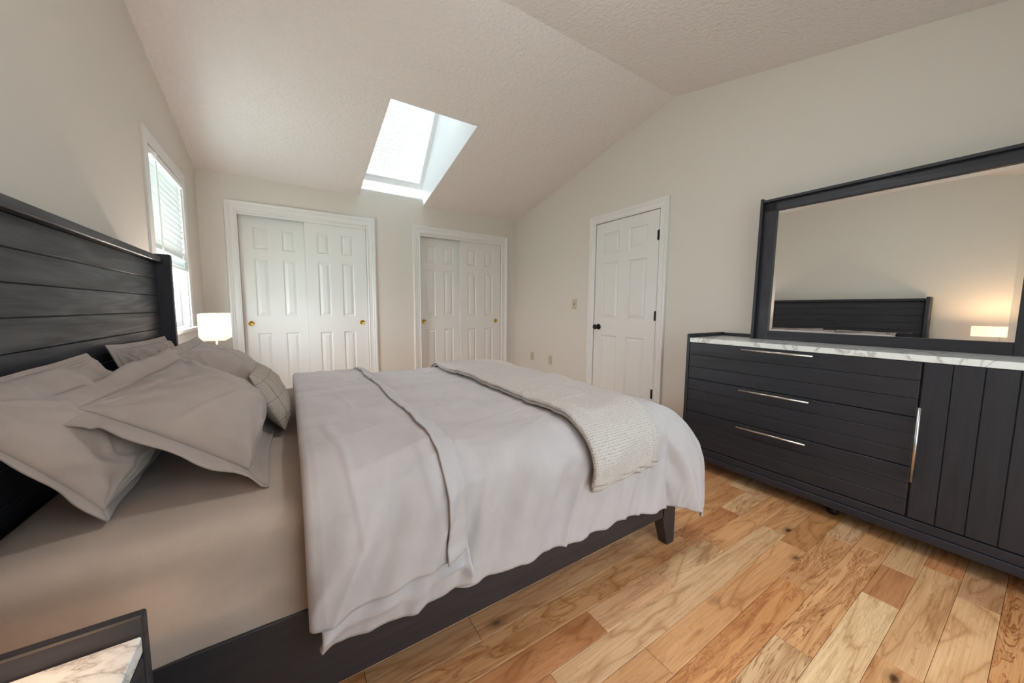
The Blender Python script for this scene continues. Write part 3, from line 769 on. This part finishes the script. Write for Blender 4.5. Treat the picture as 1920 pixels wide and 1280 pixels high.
# ------------------------------------------------------------------ pillows
def pillow(name, corners, thick, mat, label, cat, group, flange=0.0, seed=0, front=(1, 0, .25), n=84, sag=.0, ear=.05, wr=1.0, backf=.55, curl=.0, uvn=1.0):
    """corners: bottom near, bottom far, top far, top near. A cushion between them, thickest at the middle; optional flat flange round it"""
    bn, bf, tf, tn = [np.array(c, float) for c in corners]
    cen = (bn+bf+tf+tn)/4
    eu = (bf+tf-bn-tn); eu /= np.linalg.norm(eu); ev = (tn+tf-bn-bf); ev /= np.linalg.norm(ev)
    nn = np.cross(eu, ev); nn /= np.linalg.norm(nn)
    if nn @ np.array(front) < 0: nn = -nn
    Lu = np.linalg.norm(bf+tf-bn-tn)/2; Lv = np.linalg.norm(tn+tf-bn-bf)/2
    e = empty(name, tuple(cen), label, cat, group)
    s = np.linspace(-1, 1, n); s = np.sin(s*PI/2*.92)/math.sin(PI/2*.92)
    U, V = np.meshgrid(s, s, indexing='ij')
    def base(U, V):
        a = (U+1)/2; b = (V+1)/2
        # edges pull in between the corner ears
        Ui = U*(1-ear*(1-V**2)*U**2); Vi = V*(1-ear*(1-U**2)*V**2)
        a = (Ui+1)/2; b = (Vi+1)/2
        return (bn[None, None]*((1-a)*(1-b))[..., None]+bf[None, None]*(a*(1-b))[..., None]+tf[None, None]*(a*b)[..., None]+tn[None, None]*((1-a)*b)[..., None])
    def prof(U, V):
        f = np.clip(1-np.abs(U)**2.6, 0, 1)**.62*np.clip(1-np.abs(V)**2.6, 0, 1)**.62
        return f*(1+sag*(-V)*.6)
    def wrinkle(U, V, sd):
        x, y = U*Lu*.5, V*Lv*.5
        r = np.maximum(np.abs(U), np.abs(V))
        w = .013*fbm(x*5+sd, y*5, sd, 3)
        # creases that radiate from the corners and run in from the seams
        for (cu, cv, k) in ((-1, -1, 1), (1, -1, 2), (1, 1, 3), (-1, 1, 4)):
            d = np.hypot(U-cu, V-cv); th = np.arctan2(V-cv, U-cu)
            w = w+.016*vn(th*8+k*3.7, d*1.4+sd, sd+k)*np.clip(1-d/1.3, 0, 1)*np.clip(d/.25, 0, 1)
        w = w+.008*(vn(x*26+sd, y*4, sd+9)*np.clip((np.abs(V)-.55)/.35, 0, 1)+vn(y*26+sd, x*4, sd+10)*np.clip((np.abs(U)-.55)/.35, 0, 1))
        rd = np.clip(1-np.abs(vn(x*4.5+y*3+sd, y*6-x*2, sd+12))*8, 0, 1)
        rd2 = np.clip(1-np.abs(vn(x*8-y*5+sd, y*9+x*3, sd+15))*9, 0, 1)
        return wr*(w+.008*rd+.005*rd2)*np.clip((1-r)/.06, 0, 1)
    Bp = base(U, V)-cen
    F = prof(U, V)
    bend = nn*(curl*(V**2-.33))[..., None] if np.ndim(curl) == 0 else 0
    front_p = Bp+bend+nn*(thick*F+wrinkle(U, V, seed))[..., None]
    back_p = Bp+bend-nn*(thick*backf*F)[..., None]
    # one closed skin
    idxf = np.arange(n*n).reshape(n, n); idxb = idxf.copy()+n*n
    edge = np.zeros((n, n), bool); edge[0] = edge[-1] = True; edge[:, 0] = edge[:, -1] = True
    idxb[edge] = idxf[edge]
    q = lambda I: np.stack([I[:-1, :-1], I[1:, :-1], I[1:, 1:], I[:-1, 1:]], -1).reshape(-1, 4)
    faces = np.concatenate([q(idxf), q(idxb)[:, ::-1]])
    pts = np.concatenate([front_p.reshape(-1, 3), back_p.reshape(-1, 3)])
    me = bpy.data.meshes.new('cover'); me.from_pydata(pts.tolist(), [], faces.tolist())
    uvs = np.concatenate([np.stack([U, V], -1).reshape(-1, 2)*.5+.5]*2)*uvn
    ul = me.uv_layers.new(name='UVMap'); ul.data.foreach_set('uv', uvs[faces.reshape(-1)].astype(np.float32).ravel())
    bmx = bmesh.new(); bmx.from_mesh(me); bmesh.ops.delete(bmx, geom=[v for v in bmx.verts if not v.link_faces], context='VERTS'); bmesh.ops.recalc_face_normals(bmx, faces=bmx.faces); bmx.to_mesh(me); bmx.free()
    link('cover', me, mat, e, True)
    if flange:
        # loop round the rim, 4 sides with square corners
        k = 40; t = np.linspace(-1, 1, k, endpoint=False)
        loop = [(a, -1) for a in t]+[(1, a) for a in t]+[(-a, 1) for a in t]+[(-1, -a) for a in t]
        loop = np.array(loop); L = len(loop); steps = 7
        rows = []
        for j in range(steps):
            w = j/(steps-1)*flange
            du = 2*w/Lu; dv = 2*w/Lv
            Ue = np.clip(loop[:, 0]*(1+du), -1-du, 1+du); Ve = np.clip(loop[:, 1]*(1+dv), -1-dv, 1+dv)
            p = base(Ue[None], Ve[None])[0] if j == 0 else None
            b0 = base(loop[None, :, 0], loop[None, :, 1])[0]
            out = (Ue-loop[:, 0])[:, None]*eu*Lu/2+(Ve-loop[:, 1])[:, None]*ev*Lv/2
            ph = np.arange(L)/L
            wob = .028*vn(ph*26+seed, 0, seed+20)+.020*vn(ph*9+seed, 1, seed+21)
            wr_ = (j/(steps-1))**1.2
            # wrap-around so the wobble closes
            wob = wob*np.clip(np.minimum(ph, 1-ph)/.03, 0, 1)
            pos = b0-cen+out+nn*(wob*wr_*min(1.0, flange/.06)*1.1+curl*.7)[:, None]
            # fall under gravity, never below the sheet
            pos[:, 2] -= .010*wr_*(loop[:, 1] > .5)
            pos[:, 2] = np.maximum(pos[:, 2], .654-cen[2]+.004*np.arange(L) % .003)
            rows.append(pos)
        R = np.stack(rows); R = np.concatenate([R, R[:, :1]], 1)
        grid_mesh('flange', R, mat, e, np.stack(np.meshgrid(np.arange(steps)/10, np.arange(L+1)/40, indexing='ij'), -1), .004)
    return e
GP = 'taupe bed pillows'
pillow('pillow', [(.315, -3.355, .680), (.305, -2.80, .675), (.155, -2.85, .965), (.150, -3.465, .962)], .080, M['sham'], 'big taupe pillow nearest the viewer, leaning on the headboard', 'pillow', GP, flange=.022, seed=3, sag=.9, wr=1.3)
pillow('pillow', [(.235, -2.66, .672), (.235, -2.02, .672), (.150, -2.02, .950), (.150, -2.66, .965)], .075, M['sham'], 'taupe pillow on the headboard at the far side, behind another pillow', 'pillow', GP, flange=.03, seed=8, sag=.9, wr=1.3)
pillow('pillow', [(.560, -3.290, .684), (.570, -2.74, .680), (.335, -2.74, .930), (.270, -3.290, .895)], .105, M['sham'], 'taupe flanged pillow sham in the front row nearest the viewer', 'pillow', GP, flange=.065, seed=14, sag=.6, wr=1.2)
pillow('pillow', [(.540, -2.64, .672), (.540, -2.06, .672), (.290, -2.06, .935), (.300, -2.64, .935)], .10, M['sham'], 'taupe flanged pillow sham in the front row by the far lamp', 'pillow', GP, flange=.045, seed=22, sag=.5, wr=1.0)
pillow('cushion', [(.640, -2.93, .668), (.640, -2.56, .668), (.548, -2.56, .878), (.545, -2.94, .880)], .052, M['stitch'], 'small beige stitched cushion standing before the pillows', 'cushion', None, seed=31, sag=.1, wr=.5, ear=.04, backf=.9)

# ------------------------------------------------------------------ nightstands and lamps
def nightstand(yc, label, near):
    h = .29; e = empty('nightstand', (.245, yc, 0), label, 'nightstand', 'nightstands beside the bed')
    F = .215; Bk = -.225                                   # front and back relative to x=.245
    for s in (-1, 1): bx('side_panel', (Bk, s*h, .08), (F, s*(h-.019), .65), M['wood_x'], e, .0025)
    bx('back_panel', (Bk, -h+.019, .08), (Bk+.018, h-.019, .65), M['wood_y'], e)
    bx('marble_top', (Bk+.018, -h+.0195, .592), (F-.003, h-.0195, .619), M['marble'], e, .002)
    bx('bottom_panel', (Bk+.018, -h+.019, .08), (F, h-.019, .14), M['wood_y'], e)
    for z0, z1 in ((.145, .362), (.368, .588)):
        d = bx('drawer', (Bk+.02, -h+.023, z0), (F-.016, h-.023, z1), M['wood_plain'], e)
        k = 3; hh = (z1-z0)/k
        for i in range(k):
            MB().box((F-.016, -h+.023, z0+i*hh+.0006), (F-.002, h-.023, z0+(i+1)*hh-.0006), .002).build('plank', M['wood_y'], d)
        m = MB().tube((F+.026, -.10, z1-.03), (F+.026, .10, z1-.03), .006)
        for y in (-.07, .07): m.tube((F-.004, y, z1-.03), (F+.026, y, z1-.03), .004)
        m.build('handle', M['nickel'], d, True)
    for sx in (Bk+.03, F-.03):
        for sy in (-h+.04, h-.04): MB().lathe([(.018, 0), (.018, .02), (.014, .081)], (sx, sy, 0), 'z', 14).build('foot', M['dark_plastic'], e, True)
nightstand(-3.986, 'charcoal nightstand with marble top in the near bottom corner', True)
nightstand(-1.470, 'charcoal nightstand with marble top under the window, mostly hidden by pillows', False)
def lamp(yc, label, w_, tint):
    e = empty('table_lamp', (.262, yc, .619), label, 'lamp', 'bedside table lamps')
    bx('base', (-.05, -.075, 0), (.05, .075, .02), M['nickel'], e, .003)
    MB().tube((0, 0, .02), (0, 0, .40), .008).build('stem', M['nickel'], e, True)
    m = MB(); a, b, z0, z1, t = .064, .170, .282, .451, .003
    ring = lambda da, z: [m.bm.verts.new(p) for p in ((-a+da, -b+da, z), (a-da, -b+da, z), (a-da, b-da, z), (-a+da, b-da, z))]
    o0, o1, i1, i0 = ring(0, z0), ring(0, z1), ring(t, z1), ring(t, z0)
    for p, q in ((o0, o1), (o1, i1), (i1, i0), (i0, o0)):
        for i in range(4): m.bm.faces.new((p[i], p[(i+1) % 4], q[(i+1) % 4], q[i]))
    m.build('lamp_shade', M['lampshade'], e)
    MB().lathe([(.004, .34), (.014, .352), (.022, .372), (.016, .392), (.003, .40)], (0, 0, 0), 'z', 16).build('bulb', M['bulb'], e, True)
    l = bpy.data.lights.new('lamp_light', 'POINT'); l.energy = w_; l.color = tint; l.shadow_soft_size = .03
    o = bpy.data.objects.new('lamp_light', l); COL.objects.link(o); o.parent = e; o.location = (0, 0, .415)
lamp(-4.085, 'lit rectangular table lamp on the near nightstand, seen in the mirror', LAMP_W*1.1, (1, .62, .33))
lamp(-1.40, 'lit white rectangular table lamp beside the window', LAMP_W*.8, (1, .88, .78))

# ------------------------------------------------------------------ dresser
DX, DB = 3.06, 3.535; DYL, DYR = -3.0, -4.636
dr = empty('dresser', (DX, -3.83, 0), 'long charcoal plank dresser with marble top against the right wall', 'dresser'); do = (DX, -3.83, 0)
def D(name, a, b, mat, parent=dr, bevel=.002): return bx(name, off(a, do), off(b, do), mat, parent, bevel)
for ya, yb in ((DYL, DYL-.020), (DYR, DYR+.020)): D('side_panel', (DX, ya, .075), (DB, yb, .952), M['wood_z'])
D('back_panel', (DB-.02, DYL-.02, .08), (DB, DYR+.02, .948), M['wood_y'])
D('marble_top', (DX+.002, DYL-.0205, .895), (DB-.02, DYR+.0205, .925), M['marble'], dr, .0015)
D('carcass', (DX+.022, DYL-.021, .16), (DB-.021, DYR+.021, .893), M['wood_plain'], dr, 0)
D('plinth', (DX+.004, DYL-.0205, .118), (DX+.03, DYR+.0205, .160), M['wood_y'])
D('plinth_rail', (DX-.006, DYL-.0205, .078), (DX+.03, DYR+.0205, .117), M['wood_y'])
YD = -4.108
for k, (z0, z1, hz) in enumerate(((.640, .892, .876), (.4055, .6365, .634), (.166, .402, .388))):
    if k == 1: hz = .622
    if k == 2: hz = .385
    d = D('drawer', (DX+.016, DYL-.024, z0), (DX+.30, YD+.002, z1), M['wood_plain'], dr, 0)
    hh = (z1-z0)/3
    for i in range(3):
        m = MB().box((-.007, -.5, -hh/2+.0006), (.007, .5, hh/2-.0006), .0022)
        o = m.build('plank', M['wood_y'], d); ln = (DYL-.024)-(YD+.002)
        o.data.transform(Matrix.Diagonal((1, ln, 1, 1))); o.location = off((DX+.009, (DYL-.024+YD+.002)/2, z0+hh*(i+.5)), do)
    y0, y1 = -3.372, -3.725
    m = MB().tube(off((DX-.030, y0, hz), do), off((DX-.030, y1, hz), do), .0062)
    for y in (y0-.05, y1+.05): m.tube(off((DX, y, hz), do), off((DX-.030, y, hz), do), .004)
    m.build('handle', M['nickel'], d, True)
dd = D('cabinet_door', (DX+.016, YD-.004, .166), (DX+.035, DYR+.024, .892), M['wood_plain'], dr, 0)
pw = (YD-.004-(DYR+.024))/6
for i in range(6):
    m = MB().box((-.007, -pw/2+.0008, -.363), (.007, pw/2-.0008, .363), .0026)
    o = m.build('plank', M['wood_z'], dd); o.location = off((DX+.009, YD-.004-pw*(i+.5), .529), do)
m = MB().tube(off((DX-.030, -4.118, .345), do), off((DX-.030, -4.118, .692), do), .0065)
for z in (.40, .637): m.tube(off((DX, -4.118, z), do), off((DX-.03, -4.118, z), do), .004)
m.build('handle', M['nickel'], dd, True)
for x in (DX+.12, DB-.06):
    for y in (DYL-.08, -3.83, DYR+.08): MB().lathe([(.022, 0), (.022, .018), (.016, .079)], off((x, y, 0), do), 'z', 16).build('foot', M['dark_plastic'], dr, True)

# ------------------------------------------------------------------ dresser mirror, leaning back a little
mi = empty('dresser_mirror', (3.41, -3.838, .926), 'wide charcoal framed mirror standing on the dresser', 'mirror')
mi.rotation_euler = (0, math.radians(.8), math.radians(-.2))
hw, hh_, iw = .573, .93, .484
for s in (-1, 1):
    bx('side_post', (-.028, s*hw, 0), (.030, s*(hw-.016), hh_+.010), M['wood_z'], mi, .002)
    bx('stile', (.0, s*(hw-.016), .0), (.026, s*iw, hh_-.02), M['wood_z'], mi, .002)
bx('top_cap', (-.022, -hw+.016, hh_-.016), (.030, hw-.016, hh_), M['wood_y'], mi, .002)
bx('top_rail', (.0, -hw+.016, hh_-.075), (.026, hw-.016, hh_-.0165), M['wood_y'], mi, .002)
bx('bottom_rail', (.0, -iw, .0), (.026, iw, .058), M['wood_y'], mi, .002)
bx('backing', (.024, -hw+.016, .0), (.034, hw-.016, hh_-.02), M['wood_plain'], mi, 0)
m = MB(); a, b, z0, z1, bv = iw, iw, .058, hh_-.075, .022
q = [(-a, z0), (a, z0), (a, z1), (-a, z1)]; r = [(-a+bv, z0+bv), (a-bv, z0+bv), (a-bv, z1-bv), (-a+bv, z1-bv)]
A = [m.bm.verts.new((.0150, y, z)) for y, z in q]; Bv = [m.bm.verts.new((.0142, y, z)) for y, z in r]; C_ = [m.bm.verts.new((.0235, y, z)) for y, z in q]
for k in range(4):
    m.bm.faces.new((A[k], A[(k+1) % 4], Bv[(k+1) % 4], Bv[k])); m.bm.faces.new((C_[k], C_[(k+1) % 4], A[(k+1) % 4], A[k]))
m.bm.faces.new(Bv); m.bm.faces.new(C_); m.build('mirror_glass', M['mirror'], mi)

# ------------------------------------------------------------------ flush dome light added out of view to brighten the room
cl = empty('added_ceiling_light', (1.75, -3.35, cz(-3.35)-.022), 'white flush dome light added out of view as fill', 'ceiling light')
MB().lathe([(.17, .02), (.17, -.015), (.16, -.02)], (0, 0, 0), 'z', 32).build('base', M['pvc'], cl, True)
MB().lathe([(.155, -.02), (.150, -.05), (.12, -.085), (.07, -.105), (.01, -.112)], (0, 0, 0), 'z', 32).build('dome', mat_emit('fill_dome', (.94, 1, .98, 1), CEIL_FILL_E), cl, True)
